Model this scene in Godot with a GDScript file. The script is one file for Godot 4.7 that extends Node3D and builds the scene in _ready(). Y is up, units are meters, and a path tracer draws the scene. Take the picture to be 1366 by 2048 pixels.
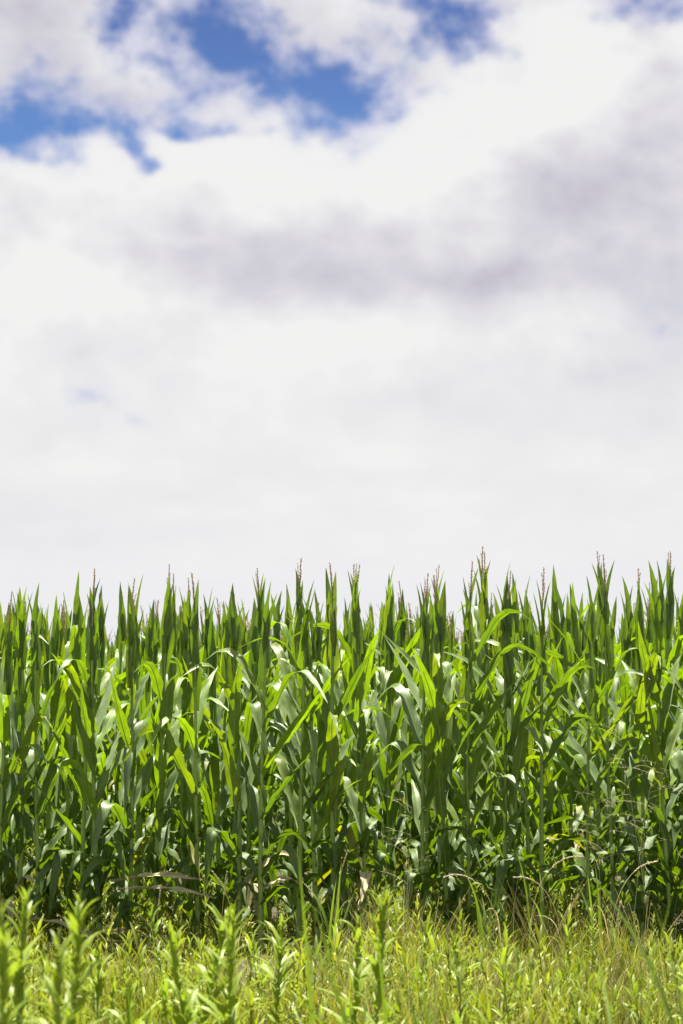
extends Node3D

# A field of corn seen across rough grass, the sun high behind it.
const EXPOSURE := 3.8
const SUN_ENERGY := 1.6
const SKY_WHITE := 0.262      # what a bright cloud gives off, before the exposure
const ROW := 0.76             # metres between the rows of corn
const FRONT := -10.9          # where the first row stands
const FIELD_ROWS := 24
const OWN_ROWS := 9           # rows whose plants are things of their own

# azimuth, elevation, reach across, reach up (degrees), turn, strength
const HOLES := [[-4.24, 19.36, 1.8, 2.0, 0, 1.1], [-3.19, 18.65, 1.31, 0.84, 30, 0.8], [-1.39, 18.08, 1.9, 0.8, 15, 0.75], [0.1, 17.3, 1.8, 1.15, 0, 0.95], [-0.64, 18.37, 1.12, 0.75, 0, 0.5], [3.0, 19.92, 1.7, 1.0, 0, 1.1], [4.07, 19.15, 1.12, 0.75, 0, 0.65], [-9.33, 16.72, 2.3, 1.2, 0, 1.15], [-10.13, 16.07, 1.12, 0.66, 0, 0.8], [-6.35, 15.75, 0.41, 0.6, 0, 1.1], [-4.53, 16.45, 1.88, 0.26, -3, 0.75], [-6.69, 19.57, 0.66, 0.75, 0, 0.8], [9.9, 20.3, 1.9, 0.95, 0, 0.95], [-6.3, 8.1, 1.4, 0.6, 12, 0.24], [-7.42, 9.0, 0.8, 0.9, 0, 0.2], [1.15, 17.8, 0.75, 0.75, 0, 0.4], [10.07, 10.86, 1.12, 0.75, 0, 0.28], [-5.28, 17.15, 1.12, 0.47, 0, 0.35], [4.74, 18.65, 0.75, 0.56, 0, 0.35], [-8.01, 16.43, 1.12, 0.38, 0, 0.5]]
const SHADES := [[-9.26, 19.08, 2.81, 2.62, 0.5], [-7.94, 17.15, 2.81, 0.75, 0.3], [-0.64, 18.65, 3.19, 1.12, 0.28], [-1.24, 19.64, 1.88, 1.5, 0.15], [7.11, 14.62, 2.44, 1.5, 0.55], [9.61, 11.97, 2.06, 1.69, 0.45], [9.32, 15.49, 1.69, 1.5, 0.3], [9.61, 18.37, 1.12, 2.81, 0.25], [1.75, 12.12, 4.88, 0.94, 0.42], [-2.74, 12.64, 4.69, 1.03, 0.33], [4.74, 12.2, 1.69, 0.66, 0.3], [1.15, 13.52, 2.81, 0.56, 0.22], [-7.5, 10.19, 2.81, 1.12, 0.15], [7.41, 9.38, 3.37, 0.75, 0.17], [3.25, 8.55, 4.12, 0.75, 0.13], [6.97, 7.66, 3.37, 0.75, 0.12], [0.25, 6.16, 2.62, 0.47, 0.07], [-9.26, 7.81, 1.69, 0.84, 0.14], [-8.67, 4.66, 3.75, 1.5, 0.08], [-5.87, 17.37, 2.06, 1.12, 0.12], [-9.4, 14.18, 2.25, 0.75, 0.15], [3.7, 19.36, 2.81, 1.12, 0.12], [-8.23, 15.42, 3.19, 0.75, -0.3], [-3.49, 15.42, 4.12, 0.84, -0.3], [1.15, 15.49, 3.19, 1.12, -0.25], [4.74, 17.37, 2.81, 1.69, -0.25], [7.41, 18.37, 2.25, 1.69, -0.25], [-6.17, 18.51, 1.5, 1.31, -0.3], [-1.24, 10.34, 3.38, 1.03, -0.2], [-8.53, 12.12, 2.44, 1.12, -0.2], [9.61, 14.18, 1.12, 1.12, -0.15]]
# row, metres along the row, height, tassel (0 none, 1 closed)
const SKYLINE := [[0, -1.93, 1.98, 1], [1, -2.02, 2.05, 0], [0, -1.83, 2.02, 0], [2, -1.89, 1.91, 0], [1, -1.64, 2.14, 0], [0, -1.35, 2.11, 1], [2, -1.44, 2.12, 0], [0, -1.19, 2.05, 1], [1, -1.24, 2.12, 0], [0, -1.05, 2.14, 1], [2, -1.1, 2.17, 1], [1, -0.94, 2.05, 0], [0, -0.81, 2.09, 1], [2, -0.76, 2.07, 0], [0, -0.58, 2.04, 0], [2, -0.6, 2.02, 0], [0, -0.45, 2.04, 0], [2, -0.46, 2.21, 1], [1, -0.31, 2.23, 1], [0, -0.24, 2.05, 0], [2, -0.08, 2.22, 0], [0, -0.03, 2.14, 1], [1, 0.05, 2.19, 1], [0, 0.13, 2.14, 1], [2, 0.28, 2.23, 0], [1, 0.31, 2.09, 0], [0, 0.45, 2.1, 1], [2, 0.61, 2.23, 1], [0, 0.6, 2.08, 1], [1, 0.7, 2.11, 0], [0, 0.72, 2.15, 1], [2, 0.88, 2.36, 1], [1, 0.94, 2.26, 1], [0, 0.9, 2.15, 0], [2, 1.07, 2.18, 0], [0, 0.98, 2.1, 1], [1, 1.14, 2.12, 0], [0, 1.12, 2.12, 1], [2, 1.41, 2.23, 0], [1, 1.39, 2.11, 0], [0, 1.38, 2.07, 0], [2, 1.7, 2.32, 1], [0, 1.55, 2.2, 1], [1, 1.7, 2.12, 0], [0, 1.68, 2.12, 1], [2, 2.01, 2.26, 0], [1, 1.93, 2.26, 1], [0, 1.85, 2.16, 0], [2, 2.19, 2.15, 0]]

var rng := RandomNumberGenerator.new()
var M := {}                   # materials
var L := {}                   # meshes of leaves, stalks, tassels, by kind
var warp_noise := FastNoiseLite.new()
var fine_noise := FastNoiseLite.new()
var wide_noise := FastNoiseLite.new()
var puff_noise := FastNoiseLite.new()


func _ready():
	rng.seed = 20240611
	var camera := Camera3D.new()
	camera.name = "camera"
	camera.position = Vector3(0, 1.45, 0)
	camera.rotation_degrees = Vector3(5.2, 0, 0)
	camera.near = 0.1
	camera.far = 4000.0
	var lens := CameraAttributesPhysical.new()
	lens.frustum_focal_length = 67.0
	lens.frustum_focus_distance = 11.2
	lens.exposure_aperture = 4.6
	lens.frustum_near = 0.1
	lens.frustum_far = 4000.0
	camera.attributes = lens
	add_child(camera)
	camera.fov = 30.0
	camera.current = true

	var environment := Environment.new()
	environment.background_mode = Environment.BG_SKY
	environment.tonemap_mode = Environment.TONE_MAPPER_LINEAR
	environment.tonemap_exposure = EXPOSURE
	environment.sdfgi_enabled = true
	environment.ssao_enabled = true
	environment.ssil_enabled = true
	var sky_material := PanoramaSkyMaterial.new()
	sky_material.panorama = make_sky()
	sky_material.energy_multiplier = SKY_WHITE
	var sky := Sky.new()
	sky.sky_material = sky_material
	environment.sky = sky
	var world := WorldEnvironment.new()
	world.name = "world"
	world.environment = environment
	add_child(world)

	var sun := DirectionalLight3D.new()
	sun.name = "sun"
	sun.light_energy = SUN_ENERGY
	sun.light_color = Color(1.0, 0.965, 0.9)
	sun.light_angular_distance = 0.5
	sun.shadow_enabled = true
	var up := deg_to_rad(72.0)
	var round_ := deg_to_rad(-14.0)
	var towards := Vector3(sin(round_) * cos(up), sin(up), -cos(round_) * cos(up))
	sun.basis = Basis.looking_at(-towards, Vector3.UP)
	add_child(sun)

	make_materials()
	make_library()
	make_ground()
	make_field()
	make_undergrowth()
	make_weeds()
	make_grass_clumps()
	make_seed_grasses()
	make_dry_leaves()


# ---------------------------------------------------------------- sky

func blobs(list: Array, x: float, y: float) -> float:
	var sum := 0.0
	for b in list:
		var dx: float = x - b[0]
		var dy: float = y - b[1]
		var turn := 0.0
		var strength: float = b[4]
		if b.size() == 6:
			turn = deg_to_rad(b[4])
			strength = b[5]
		var u: float = (dx * cos(turn) - dy * sin(turn)) / b[2]
		var v: float = (dx * sin(turn) + dy * cos(turn)) / b[3]
		var q := u * u + v * v
		if q < 9.0:
			sum += strength * exp(-q)
	return sum


func sky_color(az: float, el: float) -> Color:
	var r := 57.3
	var p := Vector3(sin(deg_to_rad(az)) * r, el * 1.4, cos(deg_to_rad(az)) * r)
	var wx := warp_noise.get_noise_3dv(p) * 1.1
	var wy := warp_noise.get_noise_3dv(p + Vector3(0, 300, 0)) * 0.8
	var x := az + wx
	var y := el + wy
	var fine := fine_noise.get_noise_3dv(p)
	var broad := wide_noise.get_noise_3dv(p * 0.5)
	# the whole sky: a broken deck with gaps that widen overhead
	var outside := smoothstep(11.0, 16.0, absf(az)) + smoothstep(21.5, 27.0, el)
	outside = clampf(outside, 0.0, 1.0)
	var hole := 0.0
	var shade := 0.0
	if outside < 1.0:
		hole = blobs(HOLES, x, y) * (1.0 - outside)
		shade = blobs(SHADES, az + wx * 0.8, el + wy * 0.6) * (1.0 - outside)
	if outside > 0.0:
		hole += outside * smoothstep(0.05, 0.45, broad) * smoothstep(3.0, 18.0, el)
		shade += outside * (0.18 + 0.35 * wide_noise.get_noise_3dv(p * 0.7 + Vector3(90, 0, 40)))
	var cover := 1.04 - hole * 0.98 + fine * 1.0 * smoothstep(0.02, 0.35, hole)
	cover = smoothstep(-0.42, 1.08, cover)
	shade = shade * 0.95 + fine * lerpf(0.06, 0.17, smoothstep(6.0, 13.0, el)) + broad * 0.05
	# puffs that flatten into layers towards the horizon
	var layer := warp_noise.get_noise_3dv(Vector3(p.x * 0.55, p.y * lerpf(2.2, 0.8, smoothstep(3.0, 15.0, el)) + 77.0, p.z * 0.55))
	shade += layer * lerpf(0.12, 0.2, smoothstep(3.0, 14.0, el)) + 0.07
	shade -= (0.32 - absf(puff_noise.get_noise_3dv(p)) * 1.5) * 0.24 * smoothstep(7.0, 14.0, el)
	shade = clampf(shade, 0.0, 0.9)
	var white := Color(0.90, 0.893, 0.888)
	var grey := Color(0.44, 0.415, 0.53)
	var cloud := white.lerp(grey, shade)
	cloud = cloud.lerp(Color(0.70, 0.69, 0.83), 0.75 * smoothstep(0.12, 0.7, hole))   # thin cloud lets the blue through
	cloud = cloud.lerp(Color(0.855, 0.855, 0.878), 1.0 - smoothstep(1.0, 6.5, el))
	var blue := Color(0.15, 0.30, 0.65).lerp(Color(0.105, 0.195, 0.49), smoothstep(15.0, 20.0, el))
	var c := blue.lerp(cloud, cover)
	return Color(c.r, c.g, c.b)


func make_sky() -> ImageTexture:
	warp_noise.seed = 5
	warp_noise.frequency = 0.32
	warp_noise.fractal_octaves = 4
	fine_noise.seed = 11
	fine_noise.frequency = 0.55
	fine_noise.fractal_octaves = 6
	fine_noise.fractal_gain = 0.6
	wide_noise.seed = 23
	wide_noise.frequency = 0.035
	wide_noise.fractal_octaves = 4
	puff_noise.seed = 61
	puff_noise.frequency = 0.26
	puff_noise.fractal_octaves = 4
	var wide := Image.create(1024, 512, false, Image.FORMAT_RGBF)
	for j in 512:
		var el := 90.0 - (j + 0.5) * 180.0 / 512.0
		if el < -1.0:
			break
		for i in 1024:
			wide.set_pixel(i, j, sky_color(fposmod((i + 0.5) * 360.0 / 1024.0 + 180.0, 360.0) - 180.0, maxf(el, 0.0)))
	for j in range(259, 512):
		wide.fill_rect(Rect2i(0, j, 1024, 1), Color(0.12, 0.14, 0.06))
	wide.resize(4096, 2048, Image.INTERPOLATE_CUBIC)
	# the quarter of the sky with the fine clouds, at the full size
	for j in range(680, 1024):
		var el := 90.0 - (j + 0.5) * 180.0 / 2048.0
		for i in range(-200, 200):
			wide.set_pixel(posmod(i, 4096), j, sky_color((i + 0.5) * 360.0 / 4096.0, el))
	return ImageTexture.create_from_image(wide)


# ---------------------------------------------------------------- materials

func lin(r: float, g: float, b: float) -> Color:
	return Color(r, g, b).linear_to_srgb()


func leaf_texture(seed_: int, veins: float) -> ImageTexture:
	var blotch := FastNoiseLite.new()
	blotch.seed = seed_
	blotch.frequency = 0.02
	blotch.fractal_octaves = 4
	var streak := FastNoiseLite.new()
	streak.seed = seed_ + 1
	streak.frequency = 0.11
	streak.fractal_octaves = 3
	var im := Image.create(128, 512, false, Image.FORMAT_RGB8)
	for i in 128:
		var u := (i + 0.5) / 64.0 - 1.0
		var rib := exp(-pow(u / 0.055, 2.0))
		for j in 512:
			var v := streak.get_noise_2d(i * 4.0, j * 0.12) * 0.30 + 0.10 * sin(u * veins)
			v += blotch.get_noise_2d(i * 0.8, j * 0.5) * 0.28
			var k := clampf(0.66 + v * 0.85, 0.2, 1.0)
			var c := Color(k * (0.92 + 0.1 * v), k, k * (0.95 - 0.2 * v))
			c = c.lerp(Color(1.0, 1.0, 1.0), rib * 0.9)
			if absf(u) > 0.95:
				c = c.lerp(Color(1.0, 0.97, 0.8), 0.25)
			im.set_pixel(i, j, c.linear_to_srgb())
	return ImageTexture.create_from_image(im)


func vein_normal(veins: float) -> ImageTexture:
	var streak := FastNoiseLite.new()
	streak.seed = 77
	streak.frequency = 0.15
	var im := Image.create(128, 256, false, Image.FORMAT_L8)
	for i in 128:
		var u := (i + 0.5) / 64.0 - 1.0
		for j in 256:
			var h := 0.5 + 0.22 * sin(u * veins) + 0.25 * streak.get_noise_2d(i * 3.0, j * 0.25) - 0.3 * exp(-pow(u / 0.06, 2.0))
			im.set_pixel(i, j, Color(h, h, h))
	im.bump_map_to_normal_map(1.5)
	return ImageTexture.create_from_image(im)


func leafy(color: Color, through: Color, rough: float, texture: Texture2D = null, normal: Texture2D = null, shine := 0.5) -> StandardMaterial3D:
	var m := StandardMaterial3D.new()
	m.albedo_color = color
	m.albedo_texture = texture
	m.roughness = rough
	m.metallic_specular = shine
	m.cull_mode = BaseMaterial3D.CULL_DISABLED
	m.vertex_color_use_as_albedo = true
	m.backlight_enabled = through != Color.BLACK
	m.backlight = through
	if normal:
		m.normal_enabled = true
		m.normal_texture = normal
		m.normal_scale = 1.0
	return m


func plain(color: Color, rough := 0.75) -> StandardMaterial3D:
	var m := StandardMaterial3D.new()
	m.albedo_color = color
	m.roughness = rough
	m.cull_mode = BaseMaterial3D.CULL_DISABLED
	m.vertex_color_use_as_albedo = true
	return m


func make_materials():
	var ta := leaf_texture(3, 40.0)
	var tb := leaf_texture(31, 52.0)
	var nm := vein_normal(44.0)
	var through := Color(0.98, 0.965, 0.2)
	M.green = []
	for c in [lin(0.215, 0.335, 0.05), lin(0.18, 0.30, 0.06), lin(0.27, 0.385, 0.045), lin(0.15, 0.265, 0.06), lin(0.205, 0.33, 0.05)]:
		var m := leafy(c, through, 0.43 + 0.02 * M.green.size(), ta if M.green.size() % 2 == 0 else tb, nm, 0.75)
		m.rim_enabled = true      # the waxy bloom
		m.rim = 0.75
		m.rim_tint = 0.3
		M.green.append(m)
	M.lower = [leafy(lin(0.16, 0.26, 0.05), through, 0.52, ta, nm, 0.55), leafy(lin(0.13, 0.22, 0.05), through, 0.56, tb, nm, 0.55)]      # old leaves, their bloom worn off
	M.rib = leafy(lin(0.19, 0.27, 0.08), Color.BLACK, 0.5)
	M.young = leafy(lin(0.28, 0.45, 0.06), through, 0.48, ta, nm, 0.65)
	M.yellowed = leafy(lin(0.42, 0.42, 0.09), through, 0.55, tb, nm)
	M.dry = leafy(lin(0.58, 0.49, 0.30), lin(0.4, 0.4, 0.35), 0.8, tb, nm)
	M.stalk = leafy(lin(0.23, 0.33, 0.07), Color.BLACK, 0.5)
	M.stalk_dark = leafy(lin(0.18, 0.27, 0.06), Color.BLACK, 0.5)
	M.tassel = plain(lin(0.46, 0.335, 0.205), 0.8)
	M.tassel_yellow = plain(lin(0.46, 0.40, 0.16), 0.8)
	M.grass = leafy(lin(0.31, 0.365, 0.045), lin(0.9, 0.9, 0.5), 0.5)
	M.sprig = leafy(lin(0.25, 0.335, 0.035), lin(0.9, 0.9, 0.5), 0.5)
	M.weed = leafy(lin(0.22, 0.31, 0.03), lin(0.9, 0.9, 0.55), 0.5)
	M.weed_stem = leafy(lin(0.22, 0.30, 0.08), Color.BLACK, 0.6)
	M.blade = leafy(lin(0.24, 0.37, 0.04), lin(0.95, 0.9, 0.5), 0.42, ta, nm)
	M.straw = leafy(lin(0.60, 0.55, 0.26), lin(0.6, 0.6, 0.45), 0.8)
	M.seed_head = plain(lin(0.52, 0.44, 0.27), 0.85)
	M.hair = plain(lin(0.40, 0.38, 0.22), 0.7)


# ---------------------------------------------------------------- shapes

class Shape:
	var v := PackedVector3Array()
	var n := PackedVector3Array()
	var t := PackedVector2Array()
	var c := PackedColorArray()
	var x := PackedInt32Array()
	var keel: Shape = null

	func grid(rows: Array, colors: PackedColorArray, closed := false):
		var first := v.size()
		var wide: int = rows[0].size()
		var high := rows.size()
		for j in high:
			var row: PackedVector3Array = rows[j]
			var above: PackedVector3Array = rows[mini(j + 1, high - 1)]
			var below: PackedVector3Array = rows[maxi(j - 1, 0)]
			for i in wide:
				var after := mini(i + 1, wide - 1)
				var before := maxi(i - 1, 0)
				if closed and i == 0:
					before = wide - 2
				if closed and i == wide - 1:
					after = 1
				var du := row[after] - row[before]
				if du.length_squared() < 1e-12:
					du = below[after] - below[before]
				var normal := du.cross(above[i] - below[i]).normalized()
				v.append(row[i])
				n.append(normal if normal.length_squared() > 0.5 else Vector3.UP)
				t.append(Vector2(float(i) / (wide - 1), float(j) / (high - 1)))
				c.append(colors[j])
		for j in high - 1:
			for i in wide - 1:
				var a := first + j * wide + i
				x.append_array([a, a + wide, a + 1, a + 1, a + wide, a + wide + 1])

	func add(other: Shape, xf: Transform3D, tint := Color.WHITE):
		var first := v.size()
		for i in other.v.size():
			v.append(xf * other.v[i])
			n.append((xf.basis * other.n[i]).normalized())
			t.append(other.t[i])
			c.append(other.c[i] * tint)
		for i in other.x:
			x.append(first + i)

	func arrays() -> Array:
		var a := []
		a.resize(Mesh.ARRAY_MAX)
		a[Mesh.ARRAY_VERTEX] = v
		a[Mesh.ARRAY_NORMAL] = n
		a[Mesh.ARRAY_TEX_UV] = t
		a[Mesh.ARRAY_COLOR] = c
		a[Mesh.ARRAY_INDEX] = x
		return a

	func mesh(tangents := false) -> ArrayMesh:
		var m := ArrayMesh.new()
		m.add_surface_from_arrays(Mesh.PRIMITIVE_TRIANGLES, arrays())
		if tangents:
			var st := SurfaceTool.new()
			st.create_from(m, 0)
			st.generate_tangents()
			m = st.commit()
		if keel:
			m.add_surface_from_arrays(Mesh.PRIMITIVE_TRIANGLES, keel.arrays())
		return m


func ran(a: float, b: float) -> float:
	return rng.randf_range(a, b)


# A long leaf that rises from the origin, leans over towards +Z and droops.
# start, finish: its angle from upright in degrees; bend: where along it the turn lies; soft: how gradual the turn is
func leaf_shape(o: Dictionary) -> Shape:
	var rings: int = o.get("rings", 22)
	var across: Array = o.get("across", [-1.0, -0.62, -0.16, 0.0, 0.16, 0.62, 1.0])
	var long: float = o.long
	var wide: float = o.wide * 0.5
	var phase := ran(0, TAU)
	var phase2 := ran(0, TAU)
	var waves: float = o.get("waves", 5.0)
	var ruffle: float = o.get("ruffle", 0.22)
	var twist: float = deg_to_rad(o.get("twist", 0.0))
	var sway: float = deg_to_rad(o.get("sway", 0.0))
	var base_wide: float = o.get("base_wide", 0.62)
	var taper: float = o.get("taper", 1.75)
	var rows := []
	var colors := PackedColorArray()
	var p := Vector3.ZERO
	for j in rings + 1:
		var s := float(j) / rings
		var angle := deg_to_rad(lerpf(o.start, o.finish, smoothstep(o.bend - o.soft, o.bend + o.soft, s)) + 9.0 * s * s)
		var head := sway * s
		var tangent := Vector3(sin(angle) * sin(head), cos(angle), sin(angle) * cos(head))
		var side := Vector3(cos(head), 0, -sin(head))
		var top := tangent.cross(side).normalized()     # the upper face
		var roll := twist * smoothstep(0.15, 1.0, s) + 0.12 * sin(s * 7.0 + phase)
		var b := side * cos(roll) + top * sin(roll)
		var nn := top * cos(roll) - side * sin(roll)
		var w := wide * minf(1.0, lerpf(base_wide, 1.0, smoothstep(0.0, 0.32, s))) * pow(maxf(0.0, 1.0 - pow(s, taper)), 0.95)
		w *= 1.0 + 0.05 * sin(s * 17.0 + phase2)
		var fold := deg_to_rad(lerpf(o.get("fold", 48.0), o.get("fold_tip", 14.0), smoothstep(0.0, 0.4, s)))
		var row := PackedVector3Array()
		for u in across:
			var lift := absf(u) * sin(fold) * w
			var wave := sin(s * TAU * waves * (1.0 if u < 0 else 1.17) + (phase if u < 0 else phase2)) * ruffle * w * pow(absf(u), 1.8) * smoothstep(0.03, 0.25, s)
			row.append(p + b * (u * cos(fold) * w) + nn * (lift + wave))
		rows.append(row)
		colors.append(Color(1.5, 1.35, 1.2) if j == 0 and o.has("collar") else Color(1, 1, 1))    # the pale collar
		p += tangent * (long / rings)
	var shape := Shape.new()
	shape.grid(rows, colors)
	if o.has("collar"):
		# the thick midrib stands proud of the underside
		var keel := []
		var tones := PackedColorArray()
		for j in range(0, int(rings * 0.86), 2):
			var thick := wide * 0.085 * (1.0 - 0.8 * j / rings)
			var mid: int = across.size() / 2
			var row: PackedVector3Array = rows[j]
			var ahead: PackedVector3Array = rows[j + 1]
			var out_ := (row[mid + 1] - row[mid - 1]).normalized()
			var down := out_.cross(ahead[mid] - row[mid]).normalized()
			keel.append(PackedVector3Array([row[mid] - out_ * thick, row[mid] + down * thick * 0.9, row[mid] + out_ * thick]))
			tones.append(Color(1, 1, 1))
		shape.keel = Shape.new()
		shape.keel.grid(keel, tones)
	return shape


func tube_shape(points: PackedVector3Array, radii: PackedFloat32Array, sides := 6, colors := PackedColorArray()) -> Shape:
	var rows := []
	var tones := PackedColorArray()
	for j in points.size():
		var along := points[mini(j + 1, points.size() - 1)] - points[maxi(j - 1, 0)]
		along = along.normalized()
		var a := along.cross(Vector3(0.03, 0.02, 1.0)).normalized()
		if a.length_squared() < 0.5:
			a = Vector3.RIGHT
		var b := along.cross(a)
		var row := PackedVector3Array()
		for k in sides + 1:
			var turn := TAU * k / sides
			row.append(points[j] + (a * cos(turn) + b * sin(turn)) * radii[j])
		rows.append(row)
		tones.append(colors[j] if colors.size() else Color.WHITE)
	var shape := Shape.new()
	shape.grid(rows, tones, true)
	return shape


# a stalk one metre tall; its joints are thicker and paler, and old sheaths wrap what lies above each
func stalk_shape() -> Shape:
	var points := PackedVector3Array()
	var radii := PackedFloat32Array()
	var tones := PackedColorArray()
	var bow := Vector3(ran(-0.02, 0.02), 0, ran(-0.02, 0.02))
	var joints := 11
	for k in joints:
		var y0 := float(k) / joints
		for d in [[0.0, 1.0, 1.0], [0.012, 1.32, 1.15], [0.028, 1.12, 0.9], [0.06, 1.0, 1.0]]:
			var y: float = y0 + d[0]
			points.append(Vector3(0, y, 0) + bow * sin(y * PI))
			radii.append(lerpf(0.0140, 0.006, y) * d[1])
			var q: float = d[2] * ran(0.9, 1.05)
			tones.append(Color(q, q, q * ran(0.8, 1.0)))
	return tube_shape(points, radii, 8, tones)


func spikelet() -> Shape:
	var s := Shape.new()
	var rows := []
	var tones := PackedColorArray()
	for d in [[0.0, 0.0005], [0.35, 0.0027], [0.75, 0.0019], [1.0, 0.0002]]:
		var row := PackedVector3Array()
		for k in 5:
			row.append(Vector3(cos(TAU * k / 4) * d[1], d[0] * 0.0125, -sin(TAU * k / 4) * d[1]))
		rows.append(row)
		tones.append(Color(1, 1, 1))
	s.grid(rows, tones, true)
	return s


func line_points(from: Vector3, dir: Vector3, long: float, droop: float, count: int) -> PackedVector3Array:
	var out := PackedVector3Array()
	var p := from
	var d := dir.normalized()
	for i in count:
		out.append(p)
		p += d * (long / (count - 1))
		d = (d + Vector3(ran(-0.04, 0.04), -droop / count, ran(-0.04, 0.04))).normalized()
	return out


func beads(shape: Shape, bead: Shape, points: PackedVector3Array, from: float, step: float, size: float, spread := 0.45):
	var total := 0.0
	var lengths := PackedFloat32Array([0.0])
	for i in points.size() - 1:
		total += points[i].distance_to(points[i + 1])
		lengths.append(total)
	var at := from * total
	var side := 0.0
	while at < total:
		var i := 0
		while i < points.size() - 2 and lengths[i + 1] < at:
			i += 1
		var f := (at - lengths[i]) / maxf(1e-6, lengths[i + 1] - lengths[i])
		var along := (points[i + 1] - points[i]).normalized()
		var across := along.cross(Vector3(0.3, 0.1, 1.0)).normalized().rotated(along, side)
		var y := (along + across * spread).normalized()
		var x := y.cross(along + Vector3(0.01, 0, 0.02)).normalized()
		var basis_ := Basis(x, y, x.cross(y)).scaled(Vector3.ONE * size * ran(0.8, 1.2))
		var q := ran(0.65, 1.25)
		shape.add(bead, Transform3D(basis_, points[i].lerp(points[i + 1], f)), Color(q, q * ran(0.92, 1.05), q * ran(0.85, 1.05)))
		at += step * ran(0.7, 1.3)
		side += 2.4


func tassel_shape(open: bool) -> Shape:
	var s := Shape.new()
	var bead := spikelet()
	var main := line_points(Vector3.ZERO, Vector3(ran(-0.05, 0.05), 1, ran(-0.05, 0.05)), 0.34, 0.0, 7)
	s.add(tube_shape(main, PackedFloat32Array([0.0035, 0.003, 0.0028, 0.0025, 0.002, 0.0016, 0.001]), 5), Transform3D())
	beads(s, bead, main, 0.42, 0.0046, 1.0)
	var count := rng.randi_range(7, 10) if open else rng.randi_range(2, 4)
	for k in count:
		var lean := ran(0.35, 0.8) if open else ran(0.05, 0.16)
		var turn := ran(0, TAU)
		var start: Vector3 = main[2].lerp(main[3], ran(0, 1))
		var branch := line_points(start, Vector3(cos(turn) * lean, 1.0, sin(turn) * lean), ran(0.14, 0.2) if open else ran(0.10, 0.17), 0.55 if open else 0.0, 6)
		s.add(tube_shape(branch, PackedFloat32Array([0.0017, 0.0015, 0.0014, 0.0012, 0.001, 0.0007]), 4), Transform3D())
		beads(s, bead, branch, 0.12, 0.0064, 0.9)
	return s


func make_library():
	L.erect = []
	for k in 9:
		L.erect.append(leaf_shape({"long": 0.62, "wide": ran(0.095, 0.12), "start": ran(1, 5), "finish": ran(4, 12), "bend": 0.6, "soft": 0.4, "twist": ran(-70, 70), "sway": ran(-20, 20), "fold": 66.0, "fold_tip": ran(24, 40), "ruffle": 0.08, "rings": 16, "taper": 1.7, "base_wide": 0.75}))
	L.arch = []
	for k in 12:
		L.arch.append(leaf_shape({"collar": 1, "long": ran(0.78, 0.98), "wide": ran(0.09, 0.118), "start": ran(20, 40), "finish": ran(85, 140), "bend": ran(0.5, 0.68), "soft": ran(0.18, 0.4), "twist": ran(-60, 60), "sway": ran(-35, 35), "ruffle": ran(0.14, 0.3), "waves": ran(3.5, 6.5)}))
	L.hang = []
	for k in 12:
		L.hang.append(leaf_shape({"collar": 1, "long": ran(0.75, 0.95), "wide": ran(0.095, 0.122), "start": ran(20, 40), "finish": ran(115, 168), "bend": ran(0.42, 0.68), "soft": ran(0.07, 0.16), "twist": ran(-80, 80), "sway": ran(-25, 25), "ruffle": ran(0.16, 0.32), "waves": ran(3.5, 6.5), "rings": 26}))
	L.rise = []
	for k in 9:
		L.rise.append(leaf_shape({"collar": 1, "long": ran(0.65, 0.85), "wide": ran(0.085, 0.112), "start": ran(18, 42), "finish": ran(28, 74), "bend": 0.65, "soft": 0.35, "twist": ran(-50, 50), "sway": ran(-30, 30), "ruffle": ran(0.1, 0.24), "waves": ran(3, 6)}))
	L.low = []
	for k in 8:
		L.low.append(leaf_shape({"collar": 1, "long": ran(0.5, 0.72), "wide": ran(0.07, 0.098), "start": ran(28, 50), "finish": ran(100, 165), "bend": ran(0.4, 0.6), "soft": ran(0.12, 0.3), "twist": ran(-90, 90), "sway": ran(-40, 40), "ruffle": ran(0.2, 0.35), "waves": ran(3, 6), "rings": 18}))
	L.meshes = {}
	for kind in ["erect", "arch", "hang", "rise", "low"]:
		L.meshes[kind] = L[kind].map(func(s): return s.mesh(true))
	L.stalk = []
	for k in 4:
		L.stalk.append(stalk_shape())
	L.meshes.stalk = L.stalk.map(func(s): return s.mesh())
	L.closed = []
	L.open = []
	for k in 5:
		L.closed.append(tassel_shape(false))
		L.open.append(tassel_shape(true))
	L.meshes.closed = L.closed.map(func(s): return s.mesh())
	L.meshes.open = L.open.map(func(s): return s.mesh())


# ---------------------------------------------------------------- things

func tag(o: Node, label: String, category: String, group := ""):
	o.set_meta("label", label)
	o.set_meta("category", category)
	if group:
		o.set_meta("group", group)


var taken := {}

func thing(called: String, at: Vector3, turn := 0.0) -> Node3D:
	var o := Node3D.new()
	taken[called] = taken.get(called, -1) + 1
	o.name = called if taken[called] == 0 else "%s_%03d" % [called, taken[called]]
	o.position = at
	o.rotation.y = turn
	add_child(o)
	return o


func part(parent: Node3D, called: String, mesh_: Mesh, material: Material, xf := Transform3D(), count := 0) -> MeshInstance3D:
	var o := MeshInstance3D.new()
	o.name = called if count == 0 else "%s_%03d" % [called, count]
	o.mesh = mesh_
	o.set_surface_override_material(0, material)
	if mesh_.get_surface_count() > 1:
		o.set_surface_override_material(1, M.rib)
	o.transform = xf
	parent.add_child(o)
	return o


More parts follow.
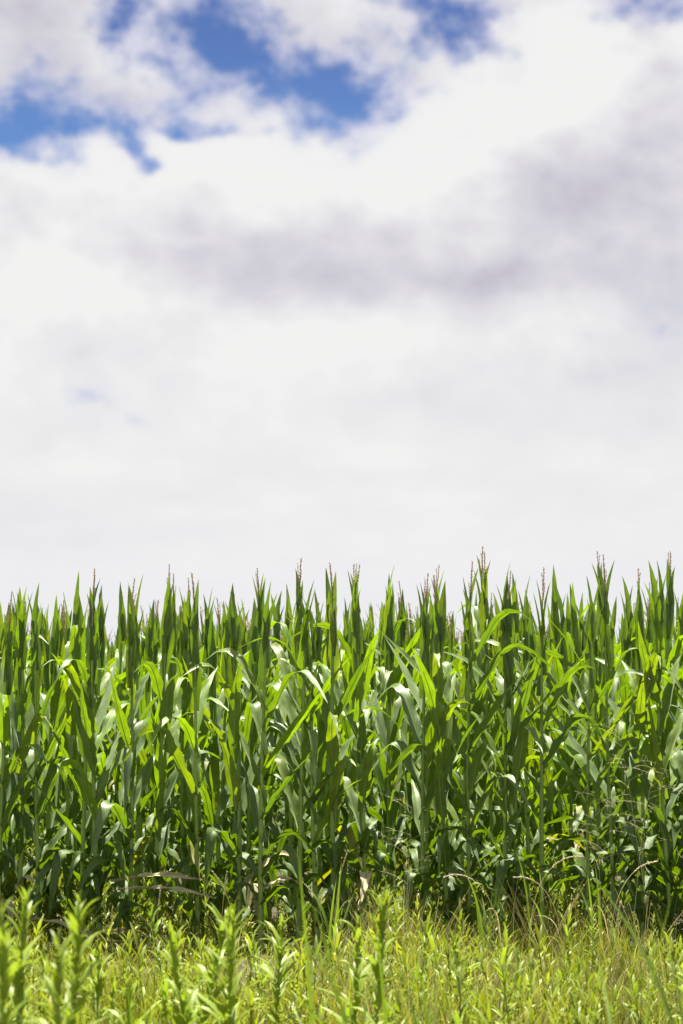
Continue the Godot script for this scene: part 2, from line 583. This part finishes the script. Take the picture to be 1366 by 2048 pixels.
func stuff(called: String, mesh_: Mesh, places: Array, label: String, category: String, tints := PackedColorArray()) -> MultiMeshInstance3D:
	var mm := MultiMesh.new()
	mm.transform_format = MultiMesh.TRANSFORM_3D
	mm.use_colors = tints.size() > 0
	mm.mesh = mesh_
	mm.instance_count = places.size()
	for i in places.size():
		mm.set_instance_transform(i, places[i])
		if tints.size():
			mm.set_instance_color(i, tints[i])
	var o := MultiMeshInstance3D.new()
	taken[called] = taken.get(called, -1) + 1
	o.name = called if taken[called] == 0 else "%s_%03d" % [called, taken[called]]
	o.multimesh = mm
	o.set_meta("kind", "stuff")
	tag(o, label, category)
	add_child(o)
	return o


func height_at(x: float, z: float) -> float:
	return 0.025 * sin(x * 1.7 + z * 0.6) + 0.02 * sin(z * 2.3 - x * 0.8)


func make_ground():
	var xs := [-1500.0, -400.0, -120.0, -40.0, -15.0]
	var zs := [-1800.0, -500.0, -160.0, -70.0, -40.0, -25.0]
	for i in 81:
		xs.append(-8.0 + i * 0.2)
	for i in 91:
		zs.append(-20.0 + i * 0.25)
	xs.append_array([15.0, 40.0, 120.0, 400.0, 1500.0])
	zs.append_array([6.0, 15.0, 50.0, 200.0, 800.0])
	zs.reverse()
	var rows := []
	var tones := PackedColorArray()
	for z in zs:
		var row := PackedVector3Array()
		for x in xs:
			var near: float = clampf(2.0 - maxf(absf(x) / 8.0, absf(z + 9.0) / 12.0), 0.0, 1.0)
			row.append(Vector3(x, height_at(x, z) * near, z))
		rows.append(row)
		tones.append(Color.WHITE)
	var s := Shape.new()
	s.grid(rows, tones)
	var noise := FastNoiseLite.new()
	noise.seed = 9
	noise.frequency = 0.03
	noise.fractal_octaves = 5
	var ramp := Gradient.new()
	ramp.offsets = PackedFloat32Array([0.25, 0.5, 0.75])
	ramp.colors = PackedColorArray([lin(0.024, 0.018, 0.011), lin(0.045, 0.035, 0.02), lin(0.05, 0.05, 0.022)])
	var texture := NoiseTexture2D.new()
	texture.width = 512
	texture.height = 512
	texture.seamless = true
	texture.noise = noise
	texture.color_ramp = ramp
	var m := StandardMaterial3D.new()
	m.albedo_texture = texture
	m.uv1_triplanar = true
	m.uv1_world_triplanar = true
	m.uv1_scale = Vector3.ONE * 0.7
	m.roughness = 0.95
	var o := MeshInstance3D.new()
	o.name = "ground"
	o.mesh = s.mesh()
	o.material_override = m
	o.set_meta("kind", "structure")
	add_child(o)


# ---------------------------------------------------------------- corn

const ONES := ["", "first", "second", "third", "fourth", "fifth", "sixth", "seventh", "eighth", "ninth", "tenth", "eleventh", "twelfth", "thirteenth", "fourteenth", "fifteenth", "sixteenth", "seventeenth", "eighteenth", "nineteenth"]
const TENS := ["", "", "twent", "thirt", "fort", "fift"]

func ordinal(i: int) -> String:
	if i < 20:
		return ONES[i]
	return TENS[i / 10] + ("ieth" if i % 10 == 0 else "y-" + ONES[i % 10])


# what one plant is made of: [kind, which, transform, tone]
func plan_corn(top: float, tassel: int) -> Array:
	var plan := []
	var lean := Basis(Vector3(0, 0, 1), ran(-0.035, 0.035)) * Basis(Vector3(1, 0, 0), ran(-0.035, 0.035))
	var stout := ran(0.85, 1.15)
	plan.append(["stalk", rng.randi() % 4, Transform3D(lean * Basis.from_scale(Vector3(stout, top * 0.84, stout)), Vector3.ZERO), 0])
	var plane := rng.randfn(0.0, 0.55) + (PI if rng.randf() < 0.5 else 0.0)     # leaves reach out across the rows
	var count := rng.randi_range(13, 15)
	for i in count:
		var f := float(i) / (count - 1)
		var y := lerpf(0.05, 0.82, f) * top
		var turn := plane + PI * i + ran(-0.5, 0.5) + f * 0.4
		var kind := "low"
		var s := ran(0.7, 0.98)
		var scale_ := Vector3(s, s, s)
		var tone := rng.randi() % 5
		if f > 0.73:
			kind = "erect"
			var reach := (top - y) / 0.6 * (ran(0.72, 0.98) if tassel or i < count - 1 else 1.0)
			if tassel:
				reach *= 0.96
			if f < 0.84:
				reach *= ran(0.62, 0.85)
			reach = maxf(reach, 0.45)
			scale_ = Vector3(ran(0.85, 1.1) * clampf(reach, 0.7, 1.0), reach, reach)
			if rng.randf() < 0.22 and i < count - 2:
				kind = "arch"
				scale_ = Vector3.ONE * ran(0.6, 0.75)
		elif f > 0.26:
			var pick := rng.randf()
			kind = "rise" if pick < 0.42 else ("arch" if pick < 0.7 else "hang")
			if f > 0.55 and pick > 0.8:
				kind = "rise"
		if kind == "low":
			if rng.randf() < 0.022:
				tone = 6
			elif rng.randf() < 0.08 and f < 0.1:
				tone = 7
		elif rng.randf() < 0.16:
			tone = 5
		var at := lean * Vector3(0, y, 0)
		var b := lean * Basis(Vector3.UP, turn) * Basis.from_scale(scale_)
		plan.append([kind, rng.randi() % L[kind].size(), Transform3D(b, at + b * Vector3(0, 0, -0.004)), tone])
	# short old leaves hang about the foot
	for i in rng.randi_range(2, 4):
		var s := ran(0.55, 0.95)
		var b := lean * Basis(Vector3.UP, ran(0, TAU)) * Basis.from_scale(Vector3(s, s, s))
		var pick := rng.randf()
		plan.append(["low", rng.randi() % L.low.size(), Transform3D(b, lean * Vector3(0, ran(0.03, 0.2) * top, 0) + b * Vector3(0, 0, -0.004)), 7 if pick < 0.02 else (6 if pick < 0.04 else rng.randi() % 5)])
	if tassel:
		var q := ran(0.85, 1.05)
		var kind := "closed" if tassel == 1 else "open"
		var at := lean * Vector3(0, top - 0.34 * q, 0)
		plan.append([kind, rng.randi() % 5, Transform3D(lean * Basis(Vector3.UP, ran(0, TAU)) * Basis.from_scale(Vector3(q, q, q)), at), 1 if tassel == 2 else 0])
	return plan


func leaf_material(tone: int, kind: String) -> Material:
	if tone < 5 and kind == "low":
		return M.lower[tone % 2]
	if tone < 5:
		return M.green[tone]
	return [M.young, M.yellowed, M.dry][tone - 5]


func make_corn(x: float, z: float, top: float, tassel: int) -> Node3D:
	var o := thing("corn_plant", Vector3(x, height_at(x, z), z))
	var leaves := 0
	for p in plan_corn(top - height_at(x, z), tassel):
		if p[0] == "stalk":
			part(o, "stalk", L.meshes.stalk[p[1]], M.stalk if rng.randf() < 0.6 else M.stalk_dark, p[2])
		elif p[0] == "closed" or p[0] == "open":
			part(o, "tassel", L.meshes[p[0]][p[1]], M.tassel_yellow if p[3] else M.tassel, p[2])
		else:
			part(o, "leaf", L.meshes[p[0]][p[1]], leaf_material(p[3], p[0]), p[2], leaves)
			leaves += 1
	return o


# one whole plant as one mesh, for the rows of which nothing but tips shows
func corn_mesh(top: float, tassel: int) -> ArrayMesh:
	var green := Shape.new()
	var stalk := Shape.new()
	var head := Shape.new()
	for p in plan_corn(top, tassel):
		if p[0] == "stalk":
			stalk.add(L.stalk[p[1]], p[2])
		elif p[0] == "closed" or p[0] == "open":
			head.add(L[p[0]][p[1]], p[2])
		else:
			var q := ran(0.8, 1.15)
			green.add(L[p[0]][p[1]], p[2], Color(q, q, q))
	var m := ArrayMesh.new()
	m.add_surface_from_arrays(Mesh.PRIMITIVE_TRIANGLES, green.arrays())
	m.surface_set_material(0, M.green[1])
	m.add_surface_from_arrays(Mesh.PRIMITIVE_TRIANGLES, stalk.arrays())
	m.surface_set_material(1, M.stalk)
	if tassel:
		m.add_surface_from_arrays(Mesh.PRIMITIVE_TRIANGLES, head.arrays())
		m.surface_set_material(2, M.tassel)
	return m


func make_field():
	var places := []          # [row, x, height, tassel]
	for s in SKYLINE:
		places.append([s[0], s[1], s[2], 1 if s[3] else 0])
	for row in OWN_ROWS:
		var half := (absf(FRONT) + row * ROW) * tan(deg_to_rad(15.0)) * 683.0 / 1024.0 + 0.12
		var step := 0.2 if row < 3 else 0.21
		var x := -half + ran(0, 0.08)
		while x < half:
			var free := true
			for p in places:
				if p[0] == row and absf(p[1] - x) < 0.09:
					free = false
					break
			if free:
				# no plant without a tip of its own in the photograph stands above its neighbours
				var top := ran(1.9, 2.08) if row < 3 else ran(1.96, 2.2)
				var tassel := 0
				var pick := rng.randf()
				if pick < (0.16 if row < 3 else 0.3):
					tassel = 1
				elif pick < (0.28 if row < 3 else 0.4):
					tassel = 2
				places.append([row, x, top, tassel])
			x += step * ran(0.8, 1.2)
	places.sort_custom(func(a, b): return a[0] < b[0] or (a[0] == b[0] and a[1] < b[1]))
	var in_row := {}
	for p in places:
		in_row[p[0]] = in_row.get(p[0], 0) + 1
		var z: float = FRONT - p[0] * ROW + ran(-0.07, 0.07)
		var tassel: int = p[3]
		var o := make_corn(p[1], z, p[2], tassel)
		if p[0] < 3:
			var look: String = ["leafy corn plant with pointed tip leaves", "corn plant with slim red-brown tassel", "corn plant with open yellowish tassel"][tassel]
			if p[2] > 2.3:
				look = "very tall corn plant with red-brown tassel"
			elif p[2] < 1.93:
				look = "shorter leafy corn plant"
			tag(o, "%s, %s from the left in the %s row" % [look, ordinal(in_row[p[0]]), ["front", "second", "third"][p[0]]], "corn plant", "corn plants at the near edge of the field")
		else:
			tag(o, "corn plant %s deep in the field behind the front rows" % ["without a tassel", "with a slim closed tassel", "with an open tassel"][tassel], "corn plant", "corn plants deep in the field")
	# the rest of the field
	var kinds := []
	for k in 6:
		kinds.append([])
	for row in FIELD_ROWS:
		var half := (absf(FRONT) + row * ROW) * tan(deg_to_rad(15.0)) * 683.0 / 1024.0 + 0.12
		var reach := half + 3.2
		var x := -reach
		while x < reach:
			if row >= OWN_ROWS or absf(x) > half + 0.05:
				var z := FRONT - row * ROW + ran(-0.08, 0.08)
				var s := ran(0.9, 1.1)
				kinds[rng.randi() % 6].append(Transform3D(Basis(Vector3.UP, ran(0, TAU)).scaled(Vector3(1, s, 1)), Vector3(x, 0, z)))
			x += 0.2 * ran(0.8, 1.2)
	for k in 6:
		stuff("corn_field", corn_mesh(2.05, [0, 1, 0, 1, 2, 0][k]), kinds[k], "corn standing far back in the field, only its tips showing", "corn")


# ---------------------------------------------------------------- undergrowth

func grass_tuft(blades: int, tall: float, wide: float, spread: float, lean: float) -> Shape:
	var s := Shape.new()
	for k in blades:
		var h := tall * ran(0.55, 1.1)
		var b := leaf_shape({"long": h, "wide": wide * ran(0.7, 1.3), "start": ran(2, lean * 0.5), "finish": ran(lean * 0.6, lean * 2.2), "bend": 0.6, "soft": 0.4, "twist": ran(-90, 90), "sway": ran(-30, 30), "ruffle": 0.0, "rings": 6, "across": [-1.0, 0.0, 1.0], "taper": 1.6, "fold": 30.0, "fold_tip": 15.0})
		var q := ran(0.7, 1.2)
		s.add(b, Transform3D(Basis(Vector3.UP, ran(0, TAU)), Vector3(ran(-spread, spread), 0, ran(-spread, spread))), Color(q * ran(0.9, 1.15), q, q * ran(0.7, 1.1)))
	return s


func sprig_shape(tall: float, big := 1.0) -> Shape:
	var s := Shape.new()
	var stem := line_points(Vector3.ZERO, Vector3(ran(-0.2, 0.2), 1, ran(-0.2, 0.2)), tall, 0.0, 5)
	s.add(tube_shape(stem, PackedFloat32Array([0.002, 0.0018, 0.0015, 0.0012, 0.0008]), 4), Transform3D(), Color(0.8, 0.8, 0.7))
	var count := int(tall * ran(55, 75))
	for k in count:
		var f := lerpf(0.2, 1.0, float(k) / (count - 1))
		var at: Vector3 = stem[int(f * 3.99)].lerp(stem[mini(4, int(f * 3.99) + 1)], fmod(f * 3.99, 1.0))
		var b := leaf_shape({"long": ran(0.035, 0.075) * big, "wide": ran(0.008, 0.015) * big, "start": lerpf(62, 18, f) + ran(-10, 10), "finish": lerpf(95, 45, f), "bend": 0.5, "soft": 0.4, "twist": ran(-20, 20), "ruffle": 0.08, "waves": 2.0, "rings": 5, "across": [-1.0, 0.0, 1.0], "taper": 2.0, "base_wide": 0.35, "fold": 25.0, "fold_tip": 12.0})
		var q := ran(0.75, 1.2)
		s.add(b, Transform3D(Basis(Vector3.UP, k * 2.4 + ran(-0.3, 0.3)), at), Color(q * ran(0.95, 1.2), q, q * ran(0.7, 1.1)))
	return s


func straw_shape() -> Shape:
	var s := Shape.new()
	for k in 4:
		var long := ran(0.22, 0.5)
		var l := line_points(Vector3(ran(-0.05, 0.05), 0, ran(-0.05, 0.05)), Vector3(ran(-0.5, 0.5), 1, ran(-0.5, 0.5)), long, ran(0.0, 0.9), 6)
		var q := ran(0.6, 1.15)
		s.add(tube_shape(l, PackedFloat32Array([0.0018, 0.0017, 0.0015, 0.0013, 0.0011, 0.0007]), 3), Transform3D(), Color(q, q, q))
	return s


func scatter(count: int, low: Vector2, high: Vector2, smallest: float, largest: float, patch: FastNoiseLite, least: float) -> Array:
	var out := []
	var tries := 0
	while out.size() < count and tries < count * 6:
		tries += 1
		var x := ran(low.x, high.x)
		var z := ran(low.y, high.y)
		if patch and patch.get_noise_2d(x * 10.0, z * 10.0) < least + ran(-0.2, 0.2):
			continue
		var s := ran(smallest, largest) * lerpf(0.48 + 0.22 * sin(x * 4.1) * sin(x * 1.7 + 2.0), 1.0, smoothstep(-10.6, -8.0, z))
		var b := Basis(Vector3.UP, ran(0, TAU)) * Basis(Vector3.RIGHT, ran(-0.15, 0.15))
		out.append(Transform3D(b.scaled(Vector3(s, s, s)), Vector3(x, height_at(x, z) - 0.01, z)))
	return out


func tints(count: int, low: float, high: float, warm: float) -> PackedColorArray:
	var out := PackedColorArray()
	for i in count:
		var q := ran(low, high)
		out.append(Color(q * ran(1.0 - warm, 1.0 + warm), q, q * ran(0.7, 1.1)))
	return out


func make_undergrowth():
	var patch := FastNoiseLite.new()
	patch.seed = 41
	patch.frequency = 0.09
	for k in 5:
		var m := grass_tuft(9, [0.24, 0.30, 0.2, 0.36, 0.27][k], [0.005, 0.006, 0.004, 0.009, 0.005][k], 0.06, [16, 26, 34, 20, 40][k]).mesh()
		m.surface_set_material(0, M.grass)
		var at := scatter(2100, Vector2(-3.6, -14.0), Vector2(3.6, -3.6), 0.5, 1.25, null, 0.0)
		stuff("rough_grass", m, at, "rough yellow-green grass growing along the edge of the corn", "grass", tints(at.size(), 0.4, 1.25, 0.18))
	for k in 5:
		var m := sprig_shape([0.16, 0.22, 0.28, 0.2, 0.25][k]).mesh()
		m.surface_set_material(0, M.sprig)
		var at := scatter(560, Vector2(-3.4, -14.0), Vector2(3.4, -4.2), 0.55, 1.7, patch, -0.05)
		stuff("ground_cover_weeds", m, at, "low leafy weeds growing among the rough grass", "weeds", tints(at.size(), 0.6, 1.2, 0.15))
	for k in 3:
		# leafy growth that fills the foot of the corn
		var m := sprig_shape([0.2, 0.28, 0.24][k], 1.5).mesh()
		m.surface_set_material(0, M.sprig)
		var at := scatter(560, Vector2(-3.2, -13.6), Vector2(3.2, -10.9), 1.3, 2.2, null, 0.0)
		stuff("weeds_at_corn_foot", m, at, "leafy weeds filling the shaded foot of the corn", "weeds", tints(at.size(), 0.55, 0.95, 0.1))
	for k in 3:
		# young shoots of the tall weeds, thickest on the left
		var m := sprig_shape([0.42, 0.5, 0.36][k], 1.35).mesh()
		m.surface_set_material(0, M.weed)
		var at := scatter(36, Vector2(-2.4, -8.4), Vector2(-0.3, -4.6), 0.7, 1.15, patch, -0.1)
		at.append_array(scatter(7, Vector2(0.1, -8.8), Vector2(2.2, -5.4), 0.6, 1.0, patch, -0.1))
		stuff("young_weeds", m, at, "young shoots of narrow-leaved weeds among the grass", "weeds", tints(at.size(), 0.7, 1.15, 0.1))
	for k in 3:
		var m := straw_shape().mesh()
		m.surface_set_material(0, M.straw)
		var at := scatter(150, Vector2(-3.0, -11.3), Vector2(3.0, -4.6), 0.6, 1.1, patch, -0.05)
		# more of it where the ground rises to the right
		for i in 80:
			var x := absf(ran(-0.5, 2.6))
			var z := ran(-10.6, -5.0)
			at.append(Transform3D(Basis(Vector3.UP, ran(0, TAU)), Vector3(x, height_at(x, z), z)))
		stuff("dry_stems", m, at, "dry straw-coloured stems standing in the rough grass", "dry grass", tints(at.size(), 0.7, 1.15, 0.1))


# ---------------------------------------------------------------- weeds and grasses one by one

func make_weeds():
	var kinds := []
	for k in 5:
		kinds.append(leaf_shape({"long": ran(0.10, 0.15), "wide": ran(0.017, 0.025), "start": ran(32, 48), "finish": ran(62, 98), "bend": 0.5, "soft": 0.4, "twist": ran(-25, 25), "sway": ran(-15, 15), "ruffle": 0.06, "waves": 2.0, "rings": 8, "across": [-1.0, 0.0, 1.0], "taper": 1.9, "base_wide": 0.3, "fold": 25.0, "fold_tip": 12.0}).mesh())
	var spots := [
		[-0.72, -4.2, 1.0, "tallest narrow-leaved weed, blurred, nearest the left edge of the grass"],
		[-0.68, -4.65, 0.955, "blurred narrow-leaved weed standing just beside the tallest weed on the left"],
		[-0.50, -6.4, 0.74, "thin narrow-leaved weed under the fallen dry corn leaf"],
		[-0.33, -5.7, 0.835, "dense upright weed with pale whorls of leaves beside the yellowish weed"],
		[0.092, -6.2, 0.85, "bushy pale-tipped weed rising against the corn beside the wide grass blades"],
		[-0.253, -7.0, 0.62, "short yellow-green weed with broad top leaves between two taller weeds"],
		[-0.88, -7.0, 0.52, "short leafy weed behind the two blurred weeds on the left"],
		[-1.10, -6.2, 0.66, "leafy weed cut by the left edge of the picture"],
		[-0.62, -5.9, 0.55, "low leafy weed in the grass below the thin weed"],
		[-0.60, -4.4, 0.90, "blurred leafy weed leaning between the tallest weed and the thin weed"],
		[-0.90, -5.2, 0.90, "leafy weed with a ragged top just left of the tallest weed"],
		[-0.42, -5.9, 0.74, "bushy weed close against the dense upright weed, on its left"],
		[0.03, -6.4, 0.72, "leafy side shoot at the foot of the bushy pale-tipped weed"],
		[0.52, -8.3, 0.36, "low pale weed in the grass right of the wide grass blades"],
		[1.35, -7.4, 0.50, "leafy weed by the long arching blade at the right edge"],
	]
	for spot in spots:
		var tall: float = spot[2] * 0.95
		var o := thing("leafy_weed", Vector3(spot[0], height_at(spot[0], spot[1]), spot[1]))
		tag(o, spot[3], "weed", "tall leafy weeds in the grass")
		var stem := line_points(Vector3.ZERO, Vector3(ran(-0.12, 0.12), 1, ran(-0.1, 0.1)), tall, 0.0, 7)
		part(o, "stem", tube_shape(stem, PackedFloat32Array([0.0042, 0.004, 0.0036, 0.0033, 0.0028, 0.0022, 0.0012]), 6).mesh(), M.weed_stem)
		var count := int(tall * 92.0)
		for k in count:
			var f := pow(float(k) / (count - 1), 0.85)
			f = lerpf(0.12, 1.0, f)
			var g := f * 5.99
			var at: Vector3 = stem[int(g)].lerp(stem[mini(6, int(g) + 1)], fmod(g, 1.0))
			var s := ran(0.55, 1.2) * (0.75 + 0.5 * sin(f * PI)) * (0.55 if f > 0.93 else 1.0)
			var tip := Basis(Vector3.RIGHT, lerpf(0.5, -0.55, f))
			part(o, "leaf", kinds[rng.randi() % 5], M.weed, Transform3D(Basis(Vector3.UP, k * 2.4 + ran(-0.6, 0.6)) * tip * Basis(Vector3.RIGHT, ran(-0.3, 0.35)) * Basis.from_scale(Vector3.ONE * s), at), k)


func make_grass_clumps():
	var spots := [    # x, z, tallest, blades, label
		[-0.05, -5.0, 0.93, 3, "clump of wide grass with one tall straight yellow-green blade"],
		[0.06, -5.0, 0.82, 6, "clump of wide grass blades fanning out, centre of the grass"],
		[0.20, -5.2, 0.80, 6, "upright clump of wide grass blades beside the fanning clump"],
		[0.28, -4.2, 0.95, 4, "clump of pale grass with a long arching blade"],
		[0.70, -5.0, 0.86, 5, "clump of grass with slanting blades near the dry seed heads"],
		[0.92, -4.9, 0.98, 6, "tall grass clump at the right edge with long arching blades"],
		[-0.52, -5.0, 0.62, 5, "clump of bright green grass between the blurred weeds"],
		[-0.05, -9.4, 0.55, 6, "narrow grass clump against the foot of the corn below the bushy weed"],
		[0.72, -9.8, 0.50, 4, "grass clump at the foot of the corn with upright thin blades"],
		[1.30, -9.9, 0.52, 4, "grass clump growing at the foot of the corn far to the right"],
		[1.02, -10.1, 0.50, 4, "grass clump at the foot of the corn behind the drooping seed heads"],
	]
	for spot in spots:
		var o := thing("grass_clump", Vector3(spot[0], height_at(spot[0], spot[1]), spot[1]))
		tag(o, spot[4], "grass clump", "clumps of wide-bladed grass")
		for k in spot[3]:
			var wide := ran(0.012, 0.02) if spot[1] > -8.0 else ran(0.014, 0.02)
			var first: bool = k == 0
			var bow := ran(12, 55)
			var b := leaf_shape({"long": spot[2] * (1.14 if first else ran(0.7, 1.12)), "wide": wide, "start": ran(2, 10), "finish": 14.0 if first else bow, "bend": 0.6, "soft": 0.4, "twist": ran(-40, 40), "sway": ran(-20, 20), "ruffle": 0.03, "rings": 14, "across": [-1.0, -0.5, 0.0, 0.5, 1.0], "taper": 2.8, "fold": 30.0, "fold_tip": 14.0})
			part(o, "blade", b.mesh(true), M.blade, Transform3D(Basis(Vector3.UP, ran(-0.9, 0.9) + PI * (k % 2)), Vector3(ran(-0.04, 0.04), 0, ran(-0.04, 0.04))), k)


func make_seed_grasses():
	var bead := spikelet()
	var spots := [    # x, z, height, lean, droop, seed head length, label
		[0.92, -9.6, 0.62, 0.10, 1.5, 0.16, "dry seed head arching over at the foot of the corn"],
		[0.78, -9.3, 0.60, -0.14, 1.7, 0.15, "tan grass head bent to the left beside the arching seed head"],
		[1.06, -9.2, 0.58, -0.10, 1.5, 0.14, "brownish drooping grass head in the thick of the dry grass"],
		[1.28, -9.4, 0.60, 0.15, 1.3, 0.13, "pale grass head nodding right before the dark foot of the corn"],
		[1.02, -6.2, 0.86, 0.25, 1.2, 0.14, "blurred tan seed head bending right, nearest the right edge"],
		[-0.62, -9.8, 0.46, 0.08, 0.1, 0.12, "upright pale seed spike among the weeds on the left"],
		[-0.50, -9.6, 0.50, -0.15, 0.6, 0.10, "tan seed spike leaning left beside the fallen dry corn leaf"],
		[-0.93, -9.7, 0.42, 0.05, 0.1, 0.10, "short pale seed spike behind the blurred weeds"],
		[-0.05, -9.9, 0.52, 0.1, 0.3, 0.09, "thin dry spike behind the tall straight grass blade"],
		[1.12, -8.0, 0.50, 0.0, 0.2, 0.12, "straight tan seed spike rising from the dry grass"],
	]
	for spot in spots:
		var o := thing("seed_grass", Vector3(spot[0], height_at(spot[0], spot[1]), spot[1]))
		tag(o, spot[6], "seed grass", "dry seed heads over the grass")
		var bend: float = spot[4]
		var p := Vector3.ZERO
		var points := PackedVector3Array()
		var radii := PackedFloat32Array()
		var angle: float = absf(spot[3]) * 0.6
		var dir := signf(spot[3]) if spot[3] != 0.0 else 1.0
		var away := ran(-0.4, 0.4)
		for k in 16:
			var f := k / 15.0
			points.append(p)
			radii.append(lerpf(0.002, 0.0008, f))
			var a := angle + bend * pow(f, 3.0) * 1.25
			p += Vector3(sin(a) * dir * cos(away), cos(a), sin(a) * sin(away)) * spot[2] * 1.15 / 15.0
		part(o, "stem", tube_shape(points, radii, 4).mesh(), M.straw)
		var head := Shape.new()
		beads(head, bead, points, 1.0 - spot[5] / (spot[2] * 1.15), 0.0032, 0.85, 0.35)
		part(o, "seed_head", head.mesh(), M.seed_head)
		for k in 2:
			var b := leaf_shape({"long": ran(0.2, 0.32), "wide": 0.007, "start": ran(8, 16), "finish": ran(50, 110), "bend": 0.6, "soft": 0.35, "twist": ran(-60, 60), "ruffle": 0.0, "rings": 8, "across": [-1.0, 0.0, 1.0], "taper": 1.7})
			part(o, "blade", b.mesh(), M.straw if k else M.grass, Transform3D(Basis(Vector3.UP, ran(0, TAU)), points[2 + k * 2]), k)
	# fine panicles like mist before the dark corn on the right
	var wisps := [
		[1.52, -10.2, 1.05, "wispy hair-fine panicle before the dark corn at the right"],
		[1.66, -10.4, 1.22, "tallest hair-fine grass panicle, close to the right edge"],
		[1.38, -10.3, 0.86, "hair-fine grass panicle leaning over the yellow leaf"],
		[1.78, -10.1, 0.92, "hair-fine grass panicle cut by the right edge"],
		[0.28, -9.4, 0.85, "faint thin panicle before the corn behind the bushy weed"],
	]
	for spot in wisps:
		var o := thing("panicle_grass", Vector3(spot[0], height_at(spot[0], spot[1]), spot[1]))
		tag(o, spot[3], "panicle grass", "hair-fine grass panicles")
		var stem := line_points(Vector3.ZERO, Vector3(ran(-0.12, 0.12), 1, ran(-0.1, 0.1)), spot[2], 0.0, 9)
		part(o, "stem", tube_shape(stem, PackedFloat32Array([0.0018, 0.0017, 0.0015, 0.0014, 0.0012, 0.0011, 0.0009, 0.0008, 0.0006]), 4).mesh(), M.hair)
		var hair := Shape.new()
		for k in 16:
			var g := lerpf(4.2, 7.9, k / 15.0)
			var at: Vector3 = stem[int(g)].lerp(stem[mini(8, int(g) + 1)], fmod(g, 1.0))
			var turn := ran(0, TAU)
			var twig := line_points(at, Vector3(cos(turn), ran(0.15, 0.9), sin(turn)), ran(0.10, 0.22), 0.7, 6)
			hair.add(tube_shape(twig, PackedFloat32Array([0.0006, 0.0005, 0.0005, 0.0004, 0.0004, 0.0003]), 3), Transform3D())
			for j in 3:
				var from: Vector3 = twig[2 + j]
				var small := line_points(from, Vector3(ran(-1, 1), ran(-0.2, 0.8), ran(-1, 1)), ran(0.03, 0.06), 0.5, 3)
				hair.add(tube_shape(small, PackedFloat32Array([0.0005, 0.0005, 0.0004]), 3), Transform3D())
		part(o, "panicle", hair.mesh(), M.hair)


func make_dry_leaves():
	var spots := [    # x, y, z, turn, tilt, length, label
		[-1.26, 0.38, -10.6, 1.45, 1.40, 0.62, "dry straw-coloured corn leaf lying level across the stalks"],
		[-1.22, 0.34, -10.55, 1.62, 1.52, 0.55, "ragged dry corn leaf lying just under the other dry leaf"],
		[-1.75, 0.20, -10.5, 1.9, 1.75, 0.6, "dry leaf slanting down to the ground behind the blurred weeds"],
		[0.98, 0.30, -10.7, 2.6, 1.9, 0.45, "limp grey-tan leaf hanging at the foot of the corn"],
	]
	var k := 0
	for spot in spots:
		var b := leaf_shape({"long": spot[5], "wide": 0.05, "start": 0.0, "finish": ran(8, 30), "bend": 0.6, "soft": 0.4, "twist": ran(60, 150), "sway": ran(-25, 25), "ruffle": 0.35, "waves": 4.0, "fold": 50.0, "fold_tip": 30.0})
		var o := MeshInstance3D.new()
		o.name = "dry_corn_leaf" if k == 0 else "dry_corn_leaf_%03d" % k
		o.mesh = b.mesh(true)
		o.material_override = M.dry
		o.transform = Transform3D(Basis(Vector3.UP, spot[3]) * Basis(Vector3.RIGHT, spot[4]), Vector3(spot[0], spot[1], spot[2]))
		tag(o, spot[6], "dry leaf", "dry corn leaves")
		add_child(o)
		k += 1
